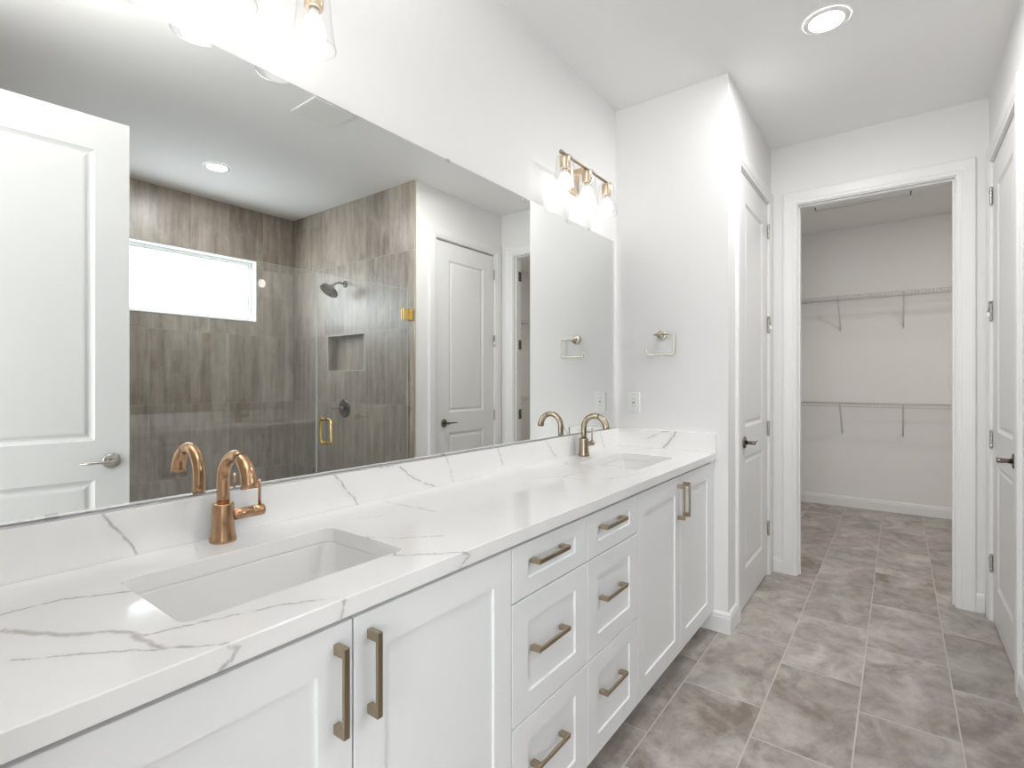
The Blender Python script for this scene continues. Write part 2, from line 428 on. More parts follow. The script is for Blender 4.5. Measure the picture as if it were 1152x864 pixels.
struct('wall_toilet_room_back', boxes([(XR+0.115, 3.53, YC0-0.115, YC0-0.001, 0, ZC), (3.43, 3.53, YS+0.11, YC0-0.115, 0, ZC)]), 'wall')
struct('wall_closet_back', boxes([(XCL-0.1, XCR+0.1, YC1, YC1+0.1, 0, ZC)]), 'wall')
struct('wall_closet_left', boxes([(XCL-0.1, XCL, YC0, YC1, 0, ZC)]), 'wall')
struct('wall_closet_right', boxes([(XCR, XCR+0.1, YC0, YC1, 0, ZC)]), 'wall')
struct('wall_closet_front', boxes([(XCL-0.1, X1-0.115, YC0-0.1, YC0, 0, ZC)]), 'wall')
# shower walls, tiled
WY0, WY1, WZ0, WZ1 = 1.17, 2.390, 1.818, 2.376
struct('wall_shower_window', boxes([(XS, XS+0.11, YSN-0.11, WY0, 0, ZC), (XS, XS+0.11, WY1, YS+0.11, 0, ZC),
                                    (XS, XS+0.11, WY0, WY1, 0, WZ0), (XS, XS+0.11, WY0, WY1, WZ1, ZC)]), 'walltile')
NX0, NX1, NZ0, NZ1 = 2.319, 2.840, 1.372, 1.682
struct('wall_shower_end', boxes([(XR+0.004, XR+0.115, YS, YS+0.0098, 0, ZC), (XR+0.1152, NX0, YS, YS+0.108, 0, ZC), (NX1, XS, YS, YS+0.108, 0, ZC), (NX0, NX1, YS, YS+0.108, 0, NZ0),
                                 (NX0, NX1, YS, YS+0.108, NZ1, ZC), (NX0, NX1, YS+0.09, YS+0.108, NZ0, NZ1)]), 'walltile')
struct('wall_shower_near', boxes([(XR+0.115, XS, YSN-0.11, YSN, 0, ZC)]), 'walltile')
struct('trim_1', boxes([(XR-0.001, XR+0.0038, YS-0.002, YS+0.0095, 0.0, ZC)]), 'edge_gold')          # metal strip at the tile edge
struct('trim_2', boxes([(NX0-0.004, NX1+0.004, YS-0.003, YS-0.0005, NZ1-0.001, NZ1+0.003), (NX0-0.004, NX1+0.004, YS-0.003, YS-0.0005, NZ0-0.003, NZ0+0.001),
                        (NX0-0.004, NX0+0.0, YS-0.003, YS-0.0005, NZ0+0.001, NZ1-0.001), (NX1, NX1+0.004, YS-0.003, YS-0.0005, NZ0+0.001, NZ1-0.001)]), 'glass_edge')
bm = NB(); box(bm, XR, XR+0.10, YSN, YS, 0, 0.10, 0.004)
struct('trim_3', bm, 'walltile')                                                                     # shower curb
# window: white returns, frame, frosted pane
bm = NB()
t = 0.008
for b_ in [(XS-0.004, XS+0.11, WY0, WY1, WZ1-t, WZ1), (XS-0.004, XS+0.11, WY0, WY1, WZ0, WZ0+t),
           (XS-0.004, XS+0.11, WY0, WY0+t, WZ0+t, WZ1-t), (XS-0.004, XS+0.11, WY1-t, WY1, WZ0+t, WZ1-t)]: box(bm, *b_)
win = struct('window_1', bm, 'trim')
bm = NB()
a0, a1, b0, b1 = WY0+t, WY1-t, WZ0+t, WZ1-t
for s_, d0, d1 in ((0.022, 0.070, 0.105), (0.034, 0.082, 0.105)):
    for b_ in [(XS+d0, XS+d1, a0, a1, b1-s_, b1), (XS+d0, XS+d1, a0, a1, b0, b0+s_), (XS+d0, XS+d1, a0, a0+s_, b0+s_, b1-s_), (XS+d0, XS+d1, a1-s_, a1, b0+s_, b1-s_)]:
        box(bm, *b_, 0.001, 1)
obj('window_frame', bm, 'trim', win)
obj('window_pane', boxes([(XS+0.090, XS+0.098, a0+0.034, a1-0.034, b0+0.034, b1-0.034)]), 'pane', win)

# baseboards: stepped profile swept along straight runs
def baseboard(bm, axis, face, sgn, a, c, h=0.105):
    """axis 'x': runs along x at y = face; sgn is the side it stands out to"""
    prof = [(0, 0), (0.013, 0), (0.013, h-0.028), (0.010, h-0.022), (0.010, h-0.012), (0.005, h-0.003), (0, h)]
    vs = []
    for q in (a, c):
        ring = []
        for d, z in prof:
            ring.append(bm.verts.new((q, face+sgn*d, z) if axis == 'x' else (face+sgn*d, q, z)))
        vs.append(ring)
    n = len(prof)
    for k in range(n): bm.faces.new((vs[0][k], vs[0][(k+1) % n], vs[1][(k+1) % n], vs[1][k]))
    bm.faces.new(vs[0]); bm.faces.new(vs[1][::-1])
CW = 0.082
bm = NB(); baseboard(bm, 'x', Y1, -1, 0.470, X1+0.013); struct('baseboard_end', bm, 'trim')
bm = NB(); baseboard(bm, 'y', X1, 1, Y1+0.0002, LD0-CW-0.001); struct('baseboard_linen', bm, 'trim')
bm = NB(); baseboard(bm, 'x', Y2, -1, X1+0.018, XO0-CW-0.001); baseboard(bm, 'x', Y2, -1, XO1+CW+0.001, XR-0.018); struct('baseboard_far', bm, 'trim')
bm = NB(); baseboard(bm, 'y', XR, -1, YS+0.001, RD0-CW-0.001); struct('baseboard_right', bm, 'trim')
bm = NB(); baseboard(bm, 'x', YC1, -1, XCL, XCR); struct('baseboard_closet', bm, 'trim')
bm = NB(); baseboard(bm, 'y', XCR, -1, YC0, YC1-0.013); struct('baseboard_closet_right', bm, 'trim')

# door casings: swept profile round three sides of an opening; jamb lining behind it
def casing(bm, axis, face, sgn, a, c, top, w=CW, reveal=0.006):
    prof = [(0, 0), (0, 0.009), (0.010, 0.012), (0.018, 0.012), (0.022, 0.015), (w-0.016, 0.017), (w-0.004, 0.016), (w, 0.012), (w, 0)]
    a -= reveal*-1; c -= reveal
    a, c, top = a-2*reveal, c+2*reveal, top+reveal
    stations = [((a, 0), (-1, 0)), ((a, top), (-1, 1)), ((c, top), (1, 1)), ((c, 0), (1, 0))]
    rings = []
    for (q, z), (dq, dz) in stations:
        ring = []
        for o_, d in prof:
            Q, Z_ = q+dq*o_, z+dz*o_
            ring.append(bm.verts.new((Q, face+sgn*d, Z_) if axis == 'x' else (face+sgn*d, Q, Z_)))
        rings.append(ring)
    n = len(prof)
    for r0, r1 in zip(rings, rings[1:]):
        for k in range(n): bm.faces.new((r0[k], r0[(k+1) % n], r1[(k+1) % n], r1[k]))
    bm.faces.new(rings[0]); bm.faces.new(rings[-1][::-1])
def jamb(bm, axis, f0, f1, a, c, top, th=0.018):
    for q0, q1, z0, z1 in ((a-th, a, 0, top+th), (c, c+th, 0, top+th), (a, c, top, top+th)):
        if axis == 'x': box(bm, q0, q1, f0, f1, z0, z1)
        else: box(bm, f0, f1, q0, q1, z0, z1)
def frame(n, axis, face, sgn, depth, a, c, top, stop=None):
    bm = NB(); casing(bm, axis, face, sgn, a, c, top)
    f0, f1 = sorted((face, face-sgn*depth))
    jamb(bm, axis, f0, f1, a, c, top)
    if stop:
        s0, s1 = sorted((face-sgn*stop, face-sgn*(stop+0.035)))
        for q0, q1, z0, z1 in ((a, a+0.010, 0, top), (c-0.010, c, 0, top), (a+0.010, c-0.010, top-0.010, top)):
            if axis == 'x': box(bm, q0, q1, s0, s1, z0, z1)
            else: box(bm, s0, s1, q0, q1, z0, z1)
    return struct('trim_%d' % n, bm, 'trim')
closet_frame = frame(4, 'x', Y2, -1, 0.115, XO0, XO1, ZO, stop=0.030)
frame(5, 'y', X1, 1, 0.115, LD0, LD1, 2.441)
frame(6, 'y', XR, -1, 0.115, RD0, RD1, 2.441)
bm = NB(); jamb(bm, 'x', -0.12, 0.0, EX0, EX1, 2.442)
struct('trim_7', bm, 'trim')

def hinge(name, z, parent, axis_xy, leafdir, mat='steel', stopper=False):
    """barrel hinge: knuckles on a pin, one visible leaf edge; xy of pin in the parent's frame"""
    x, y = axis_xy
    bm = NB()
    for k in range(5):
        z0 = z-0.045+k*0.018
        lathe(bm, [(0.0068, z0+0.0006), (0.0072, z0+0.002), (0.0072, z0+0.0155), (0.0068, z0+0.0172)], (x, y, 0), n=14)
    lathe(bm, [(0.004, z-0.049), (0.005, z-0.046)], (x, y, 0), n=12); lathe(bm, [(0.005, z+0.046), (0.004, z+0.049)], (x, y, 0), n=12)
    dx, dy = leafdir
    box(bm, *sorted((x, x+dx*0.016 if dx else x+0.0022)), *sorted((y, y+dy*0.016 if dy else y+0.0022)), z-0.044, z+0.044)
    o = obj(name, bm, mat, parent)
    if stopper:
        bm = NB()
        tube(bm, [(x, y, z+0.052), (x, y, z+0.058)], 0.008, 12)
        s = 1 if dx >= 0 else -1
        tube(bm, [(x, y, z+0.055), (x+stopper[0]*0.02, y+stopper[1]*0.02, z+0.05), (x+stopper[0]*0.028, y+stopper[1]*0.028, z-0.005)], 0.0035, 10)
        st = obj('hinge_stop', bm, 'nickel', o)
        bm = NB(); lathe(bm, [(0.0065, z-0.028), (0.0075, z-0.024), (0.0075, z-0.006), (0.006, z-0.003)], (x+stopper[0]*0.028, y+stopper[1]*0.028, 0), n=12)
        obj('hinge_stop_tip', bm, 'rubber', o)
    return o

# ---- two-panel moulded doors. local frame: x = width from the latch edge, y = thickness (face at 0, body to +t), z up
def door_leaf(w, sx=0.148, h=2.43, th=0.035, z0=0.012):
    bm = NB()
    panels = [(0.215, 0.848), (1.018, h-0.145)]
    def face(y, s):
        xs = [0, sx, w-sx, w]; zs = [z0, panels[0][0], panels[0][1], panels[1][0], panels[1][1], h]
        g = [[bm.verts.new((x, y, z)) for x in xs] for z in zs]
        for r in range(5):
            for c in range(3):
                if c == 1 and r in (1, 3): continue
                bm.faces.new((g[r][c], g[r][c+1], g[r+1][c+1], g[r+1][c]))
        for r in (1, 3):
            prev = [g[r][1], g[r][2], g[r+1][2], g[r+1][1]]
            xa, xb, za, zb = xs[1], xs[2], zs[r], zs[r+1]
            for ins, d in ((0.006, 0.004), (0.016, 0.0085), (0.024, 0.0085), (0.034, 0.004), (0.042, 0.003)):
                ring = [bm.verts.new((x, y+s*d, z)) for x, z in ((xa+ins, za+ins), (xb-ins, za+ins), (xb-ins, zb-ins), (xa+ins, zb-ins))]
                for k in range(4): bm.faces.new((prev[k], prev[(k+1) % 4], ring[(k+1) % 4], ring[k]))
                prev = ring
            bm.faces.new(prev)
        return [g[0], [r_[-1] for r_ in g], g[5][::-1], [r_[0] for r_ in g][::-1]]
    A = face(0, 1); B = face(th, -1)
    la = [v for e in A for v in e[:-1]]; lb = [v for e in B for v in e[:-1]]
    n = len(la)
    for k in range(n): bm.faces.new((la[k], la[(k+1) % n], lb[(k+1) % n], lb[k]))
    return bm
def lever(parent, x, z, sgn_y, y, toward=1, mat='nickel'):
    """rose, stem and lever; stands out along sgn_y, the lever points to +x * toward"""
    s = sgn_y
    bm = NB()
    lathe(bm, [(0.0, y), (0.033, y), (0.033, y+s*0.006), (0.029, y+s*0.010), (0.013, y+s*0.011)], (x, 0, z), 'Y', 32, False)
    lathe(bm, [(0.012, y+s*0.010), (0.0095, y+s*0.030), (0.011, y+s*0.046), (0.011, y+s*0.058), (0.009, y+s*0.060)], (x, 0, z), 'Y', 20)
    h = obj('door_handle', bm, mat, parent)
    bm = NB()
    pts = [(x-toward*0.010, y+s*0.052, z), (x+toward*0.02, y+s*0.053, z+0.001), (x+toward*0.06, y+s*0.051, z+0.001), (x+toward*0.112, y+s*0.046, z)]
    tube(bm, pts, [0.0075, 0.0070, 0.0052, 0.0042], 12)
    obj('lever', bm, mat, h)
HZ = (0.31, 0.968, 1.645, 2.262)
def make_door(n, w, loc, rotz, sx=0.148):
    bm = door_leaf(w, sx); o = struct('door_%d' % n, bm, 'door')
    o.location = loc; o.rotation_euler = (0, 0, rotz)
    return o
# door_1: linen closet, in the wall x = X1, face looks to +x. local x from latch (near) edge along +y, local y (thickness) to -x
d1 = make_door(1, LD1-LD0-0.006, (X1-0.004, LD0+0.003, 0), PI/2)
lever(d1, 0.070+0.045, 0.934, -1, 0.0, 1, 'darknickel')
w_ = LD1-LD0-0.006
for i, z in enumerate(HZ):
    hinge('hinge', z, d1, (w_+0.004, -0.008), (0, 1), 'steel', (-0.5, -0.5) if i == 2 else False)
# door_2: toilet room, in the wall x = XR, face looks to -x; latch edge near the camera
# local x must run along +y and thickness to +x: mirror of door_1, so rotate by -90 deg and start from the hinge side
d2 = make_door(2, RD1-RD0-0.006, (XR+0.004, RD1-0.003, 0), -PI/2)
w2 = RD1-RD0-0.006
lever(d2, w2-0.090, 0.932, -1, 0.0, -1, 'darknickel')
for i, z in enumerate(HZ):
    hinge('hinge', z, d2, (-0.004, -0.008), (0, 1), 'steel', (0.6, -0.45) if i == 2 else False)
# door_3: entry door, swung open beside the camera; latch edge far from the entry wall
ex, ey = 1.4865, 0.8335            # latch edge, face to the room
ang = math.atan2(-(0.8335-0.42), 1.532-1.4865)   # direction from latch to hinge
d3 = make_door(3, 0.800, (ex, ey, 0), ang, 0.122)
# local +y of the rotated leaf must look away from the room (+x)
lever(d3, 0.066, 0.925, -1, 0.0, 1, 'nickel')
lever(d3, 0.066, 0.925, 1, 0.035, 1, 'nickel')
bm = NB(); box(bm, -0.002, 0.0, 0.008, 0.027, 0.895, 0.955); obj('latch_plate', bm, 'steel', d3)

# hinges left on the closet jamb
for z in (0.31, 0.968, 1.62, 2.262):
    bm = NB()
    box(bm, XO1-0.0008, XO1, YC0-0.042, YC0-0.001, z-0.045, z+0.045)
    for k in range(5): lathe(bm, [(0.007, z-0.045+k*0.018+0.0006), (0.007, z-0.045+k*0.018+0.0172)], (XO1+0.006, YC0+0.008, 0), n=12)
    obj('jamb_hinge', bm, 'darknickel', closet_frame)

# ------------------------------------------------------------------ vanity
F, D, ZT, TH = 0.545, 0.5545, 0.9114, 0.034
CB0, CB1, CB2, CB3, CB4 = 0.0936, 1.008, 1.389, 1.770, 2.684
ZB, Z1_, Z2_, ZTOP = 0.106, 0.4215, 0.729, ZT-TH-0.009
GAP = 0.0021
def shaker(y0, y1, z0, z1, rail_v, rail_h, dep=0.006):
    """a frame-and-panel front; back at x = F-0.019, face at x = F (local frame = world)"""
    bm = NB(); xb, xf = F-0.019, F
    y0 += GAP; y1 -= GAP; z0 += GAP; z1 -= GAP
    def ring(x, i): return [bm.verts.new((x, a, b_)) for a, b_ in ((y0+i, z0+i), (y1-i, z0+i), (y1-i, z1-i), (y0+i, z1-i))]
    r0 = ring(xb, 0); r1 = ring(xf-0.0012, 0); r2 = ring(xf, 0.0012)
    def ring2(x, e): return [bm.verts.new((x, a, b_)) for a, b_ in ((y0+rail_v+e, z0+rail_h+e), (y1-rail_v-e, z0+rail_h+e), (y1-rail_v-e, z1-rail_h-e), (y0+rail_v+e, z1-rail_h-e))]
    r3 = ring2(xf, 0); r4 = ring2(xf-dep, 0.0016)
    for a, c in ((r0, r1), (r1, r2), (r2, r3), (r3, r4)):
        for k in range(4): bm.faces.new((a[k], a[(k+1) % 4], c[(k+1) % 4], c[k]))
    bm.faces.new(r4); bm.faces.new(r0[::-1])
    return bm
def pull(parent, cy, cz, vertical, L=0.150):
    bm = NB(); w = 0.012; x0 = F; xp = F+0.030
    if vertical:
        box(bm, xp-0.006, xp, cy-w/2, cy+w/2, cz-L/2, cz+L/2, 0.0012)
        for s in (-1, 1):
            zc = cz+s*(L/2-0.0085); box(bm, x0, xp-0.003, cy-w/2, cy+w/2, zc-0.0085, zc+0.0085, 0.0012)
    else:
        box(bm, xp-0.006, xp, cy-L/2, cy+L/2, cz-w/2, cz+w/2, 0.0012)
        for s in (-1, 1):
            yc = cy+s*(L/2-0.0085); box(bm, x0, xp-0.003, yc-0.0085, yc+0.0085, cz-w/2, cz+w/2, 0.0012)
    return obj('handle', bm, 'pull', parent)
def carcass(y0, y1, hollow=False):
    bm = NB(); xb = F-0.020; t = 0.018; zt = ZT-TH-0.001
    box(bm, 0.001, xb, y0+0.0005, y0+t, ZB-0.004, zt); box(bm, 0.001, xb, y1-t, y1-0.0005, ZB-0.004, zt)
    box(bm, 0.001, xb, y0+t, y1-t, ZB-0.004, ZB+0.014)
    box(bm, 0.001, 0.010, y0+t, y1-t, ZB+0.014, zt)
    box(bm, xb-0.018, xb, y0+t, y1-t, zt-0.035, zt)
    if not hollow: box(bm, 0.05, xb-0.019, y0+t, y1-t, zt-0.05, zt-0.035)
    return bm
def kick(y0, y1):
    bm = NB(); box(bm, 0.05, 0.455, y0+0.001, y1-0.001, 0.0, ZB-0.005); return bm
def sink_cabinet(y0, y1, label):
    root = thing('sink_base_cabinet', label, 'cabinet', (0, 0, 0), group='white cabinets under the quartz worktop')
    obj('body', carcass(y0, y1, True), 'cabinet', root)
    obj('toe_kick', kick(y0, y1), 'kick', root)
    ym = (y0+y1)/2
    for a, c, hy in ((y0, ym, ym-0.034), (ym, y1, ym+0.034)):
        dd = obj('cabinet_door', shaker(a, c, ZB, ZTOP, 0.066, 0.072), 'cabinet', root)
        pull(dd, hy, 0.762, True)
    return root
def drawer_cabinet(y0, y1, label):
    root = thing('drawer_cabinet', label, 'cabinet', (0, 0, 0), group='white cabinets under the quartz worktop')
    obj('body', carcass(y0, y1), 'cabinet', root)
    obj('toe_kick', kick(y0, y1), 'kick', root)
    for a, c, rh in ((ZB, Z1_, 0.060), (Z1_, Z2_, 0.060), (Z2_, ZTOP, 0.044)):
        dd = obj('drawer', shaker(y0, y1, a, c, 0.068, rh), 'cabinet', root)
        zc = {ZB: 0.298, Z1_: 0.594, Z2_: 0.818}[a]
        pull(dd, (y0+y1)/2-0.035+0.0, zc, False, 0.155)
    return root
sc1 = sink_cabinet(CB0, CB1, 'white sink cabinet with two shaker doors under the copper-toned faucet')
dc1 = drawer_cabinet(CB1, CB2, 'white drawer stack with three pulls directly beside the larger-looking near sink cabinet')
dc2 = drawer_cabinet(CB2, CB3, 'white drawer stack with three pulls directly beside the sink cabinet at the end wall')
sc2 = sink_cabinet(CB3, CB4, 'white sink cabinet with two shaker doors against the end wall under the towel ring')
dc1['label'] = 'white three-drawer cabinet adjoining the sink cabinet of the copper-toned faucet'
dc2['label'] = 'white three-drawer cabinet adjoining the sink cabinet at the end wall'
for par, a, c in ((sc2, CB4+0.0005, Y1-0.001), (sc1, 0.001, CB0-0.0005)):
    bm = NB(); box(bm, F-0.030, F-0.004, a, c, ZB-0.004, ZT-TH-0.001); box(bm, 0.05, 0.455, a, c, 0.0, ZB-0.005)
    obj('filler_strip', bm, 'cabinet', par)

# worktop with two rounded cut-outs
SINKS = [0.543, 2.231]
SX0, SX1, SHY = 0.158, 0.438, 0.219
def rrect(x0, x1, y0, y1, r, n=6):
    out = []
    for cx_, cy_, a in ((x1-r, y1-r, 0), (x0+r, y1-r, PI/2), (x0+r, y0+r, PI), (x1-r, y0+r, 1.5*PI)):
        for k in range(n+1):
            q = a+k/n*PI/2; out.append((cx_+r*math.cos(q), cy_+r*math.sin(q)))
    return out
def worktop():
    bm = NB()
    ycuts = [0.001]
    for sy in SINKS: ycuts += [sy-SHY-0.04, sy+SHY+0.04]
    ycuts.append(Y1-0.001)
    xa, xb = XL0+0.001, D
    zt, zb = ZT, ZT-TH
    top = []
    for z in (zt, zb):
        for i in range(len(ycuts)-1):
            a, c = ycuts[i], ycuts[i+1]
            if i % 2 == 0:
                bm.faces.new([bm.verts.new(p) for p in ((xa, a, z), (xb, a, z), (xb, c, z), (xa, c, z))])
            else:
                inner = [(x, y) for x, y in rrect(SX0, SX1, a+0.04, c-0.04, 0.022)]
                m_ = len(inner)
                # outer ring matched point for point to the rounded inner ring
                iv = [bm.verts.new((x, y, z)) for x, y in inner]
                q = m_//4
                cen = [(xb, c), (xa, c), (xa, a), (xb, a)]
                cv = [bm.verts.new((x, y, z)) for x, y in cen]
                for s in range(4):
                    for k in range(q-1):
                        bm.faces.new((cv[s], iv[s*q+k], iv[s*q+k+1]))
                    n0 = iv[s*q+q-1]; n1 = iv[((s+1) % 4)*q]
                    bm.faces.new((cv[s], n0, n1, cv[(s+1) % 4]))
    for a, c in zip(ycuts, ycuts[1:]):
        for x in (xa, xb):
            bm.faces.new([bm.verts.new(p) for p in ((x, a, zb), (x, c, zb), (x, c, zt), (x, a, zt))])
    for y in (ycuts[0], ycuts[-1]):
        bm.faces.new([bm.verts.new(p) for p in ((xa, y, zb), (xb, y, zb), (xb, y, zt), (xa, y, zt))])
    for sy in SINKS:
        r = rrect(SX0, SX1, sy-SHY, sy+SHY, 0.022)
        for k in range(len(r)):
            p, q_ = r[k], r[(k+1) % len(r)]
            bm.faces.new([bm.verts.new(v) for v in ((*p, zb), (*q_, zb), (*q_, zt), (*p, zt))])
    bmesh.ops.remove_doubles(bm, verts=bm.verts, dist=1e-5)
    return bm
wt = obj('worktop', worktop(), 'quartz_top')
tag(wt, 'long white quartz worktop with grey veins and two sink cut-outs', 'countertop')
md = wt.modifiers.new('edge', 'BEVEL'); md.width = 0.0018; md.segments = 2; md.limit_method = 'ANGLE'; md.angle_limit = math.radians(50)
bm = NB(); box(bm, XL0+0.0005, 0.020, 0.001, Y1-0.0215, ZT+0.0002, 1.0105, 0.0012)
tag(obj('backsplash', bm, 'quartz_back'), 'long low veined quartz backsplash under the mirror', 'backsplash')
bm = NB(); box(bm, XL0+0.0005, D, Y1-0.021, Y1-0.0005, ZT+0.0002, 1.0105, 0.0012)
tag(obj('side_splash', bm, 'quartz_side'), 'short veined quartz splash on the end wall below the towel ring', 'backsplash')

# undermount basins
def basin(sy, label):
    root = thing('undermount_sink', label, 'sink', (0, sy, ZT-TH), group='rectangular undermount sinks')
    bm = NB()
    x0, x1, hy = SX0-0.001, SX1+0.001, SHY+0.001
    rings = []
    levels = [(-0.022, 0.0, 0.030), (0.0, 0.0, 0.026), (0.0005, -0.004, 0.026), (0.004, -0.06, 0.03), (0.008, -0.100, 0.035), (0.018, -0.120, 0.04), (0.040, -0.129, 0.05)]
    for ins, z, r in levels:
        rings.append([bm.verts.new((x, y, z-0.0008)) for x, y in rrect(x0+ins, x1-ins, -hy+ins*1.6 if ins > 0 else -hy+ins, hy-ins*1.6 if ins > 0 else hy-ins, max(r, 0.012))])
    n = len(rings[0])
    for a, c in zip(rings, rings[1:]):
        for k in range(n):
            f = bm.faces.new((a[k], a[(k+1) % n], c[(k+1) % n], c[k])); f.smooth = True
    cx_ = (x0+x1)/2
    ring = [bm.verts.new((cx_+0.024*math.cos(2*PI*(k+0.5)/n), 0.024*math.sin(2*PI*(k+0.5)/n), -0.135)) for k in range(n)]
    a = rings[-1]
    # match start angles
    for k in range(n):
        f = bm.faces.new((a[k], a[(k+1) % n], ring[(k+1) % n], ring[k])); f.smooth = True
    bm.faces.new(ring)
    o = obj('basin', bm, 'porcelain', root)
    sd = o.modifiers.new('thickness', 'SOLIDIFY'); sd.thickness = 0.006; sd.offset = 1
    bm = NB(); lathe(bm, [(0.0, -0.1315), (0.016, -0.1315), (0.018, -0.1335), (0.022, -0.1325), (0.0235, -0.134)], (cx_, 0, 0), 'Z', 28, False, False)
    obj('drain', bm, 'bronze', root)
    return root
basin(SINKS[0], 'white rectangular sink basin in front of the copper-toned faucet')
basin(SINKS[1], 'white rectangular sink basin next to the veined splash of the end wall')

# faucets
def faucet(y, x, mat, label):
    root = thing('sink_faucet', label, 'faucet', (x, y, ZT), group='gooseneck faucets behind the sinks')
    bm = NB()
    lathe(bm, [(0.0275, 0.0), (0.0280, 0.002), (0.0275, 0.006), (0.0255, 0.016), (0.0238, 0.030), (0.0230, 0.045), (0.0228, 0.084), (0.0222, 0.086), (0.0150, 0.0865)], n=40)
    obj('faucet_body', bm, mat, root)
    bm = NB()
    R, c = 0.0600, (0.0600, 0.0, 0.1385)
    pts = [(0, 0, 0.083), (0, 0, 0.105), (0, 0, 0.125)]+arc(c, R, PI, PI*0.395, 16)
    tube(bm, pts, [0.0136]*(len(pts)), 24)
    sp = obj('spout', bm, mat, root)
    bm = NB()
    pts = arc(c, R, PI*0.388, PI*0.03, 10); pts.append((c[0]+R+0.001, 0, c[2]-0.004))
    n = len(pts); tube(bm, pts, [0.0136+0.0034*(i/(n-1)) for i in range(n)], 24)
    obj('spout_tip', bm, mat, root)
    bm = NB()
    lathe(bm, [(0.0100, 0.020), (0.0128, 0.0215), (0.0128, 0.066), (0.0118, 0.0665)], (0, 0, 0.055), 'Y', 28)
    lathe(bm, [(0.0118, 0.0665), (0.0118, 0.0685), (0.0130, 0.0690), (0.0134, 0.090), (0.0128, 0.0925)], (0, 0, 0.055), 'Y', 28, False)
    h = obj('faucet_handle', bm, mat, root)
    bm = NB(); tube(bm, [(0, 0.084, 0.062), (0, 0.084, 0.100), (0, 0.084, 0.129)], [0.0036, 0.0033, 0.0036], 12)
    obj('lever', bm, mat, h)
    return root
faucet(0.550, 0.063, 'bronze', 'copper-toned gooseneck faucet at the sink with the thick grey veins beside it')
faucet(2.236, 0.066, 'bronze2', 'pale bronze gooseneck faucet behind the sink near the end wall')

# ------------------------------------------------------------------ mirror
MZ0, MZ1, MY0, MY1 = 1.0155, 2.0737, 0.03, 2.703
mr_ = thing('wall_mirror', 'wide frameless wall mirror above the backsplash', 'mirror', (0, 0, 0))
bm = NB(); box(bm, XL0+0.0006, 0.0, MY0, MY1, MZ0, MZ1); obj('mirror_glass', bm, 'mirror', mr_)
for y, z, s in ((0.264, MZ0, -1), (1.325, MZ0, -1), (2.386, MZ0, -1), (0.29, MZ1, 1), (1.352, MZ1, 1), (2.41, MZ1, 1)):
    bm = NB(); za, zb = sorted((z-s*0.007, z+s*0.003)); box(bm, 0.0004, 0.0035, y-0.010, y+0.010, za, zb, 0.001)
    z2a, z2b = sorted((z+s*0.0006, z+s*0.004)); box(bm, XL0+0.0006, 0.0035, y-0.010, y+0.010, z2a, z2b)
    obj('mirror_clip', bm, 'clip', mr_)

# ------------------------------------------------------------------ sconces
def sconce(yc, label):
    root = thing('vanity_sconce', label, 'wall lamp', (XL0, yc, 2.265), group='three-bulb vanity sconces')
    bx = 0.095
    bm = NB(); box(bm, 0.0005, 0.020, -0.058, 0.058, -0.055, 0.064, 0.004); obj('wall_plate', bm, 'sconce', root)
    bm = NB(); box(bm, 0.0195, bx-0.004, -0.010, 0.010, 0.026, 0.052, 0.002); obj('support_arm', bm, 'sconce', root)
    bm = NB(); tube(bm, [(bx, -0.240, 0.041), (bx, 0.240, 0.041)], 0.0065, 14)
    for s in (-1, 1): lathe(bm, [(0.0065, s*0.234), (0.0095, s*0.235), (0.0095, s*0.244), (0.008, s*0.246)], (bx, 0, 0.041), 'Y', 18)
    obj('cross_bar', bm, 'bar', root)
    for y in (-0.208, 0.0, 0.208):
        bm = NB(); lathe(bm, [(0.008, 0.039), (0.008, 0.030), (0.0235, 0.028), (0.0240, 0.024), (0.0240, -0.022), (0.0215, -0.026), (0.014, -0.027)], (bx, y, 0), n=28)
        so = obj('socket', bm, 'sconce', root)
        bm = NB()
        prof = [(0.020, 0.0305), (0.033, 0.030), (0.038, 0.024), (0.0400, 0.012), (0.0440, -0.044), (0.0500, -0.094), (0.0550, -0.124)]
        lathe(bm, prof, (bx, y, 0), n=40, cap0=False, cap1=False)
        lathe(bm, [(0.0550, -0.124), (0.0558, -0.1265), (0.0536, -0.1265), (0.0533, -0.1235)], (bx, y, 0), n=40, cap0=False, cap1=False)
        obj('lamp_shade', bm, 'lamp_glass', root)
        bm = NB()
        prof = [(0.0185, -0.050), (0.0245, -0.063), (0.0290, -0.077), (0.0305, -0.090), (0.0285, -0.103), (0.0220, -0.114), (0.0120, -0.1205), (0.003, -0.122)]
        lathe(bm, prof, (bx, y, 0), n=28)
        bo = obj('bulb', bm, 'bulb', root)
        bm = NB(); lathe(bm, [(0.0125, -0.027), (0.0130, -0.037), (0.0185, -0.0498)], (bx, y, 0), n=28); obj('bulb_neck', bm, 'plastic', bo)
    return root
sconce(0.554, 'three-bulb brass sconce cut by the top of the picture, above the copper-toned faucet')
sconce(2.226, 'three-bulb brass sconce with clear glass shades near the end wall')

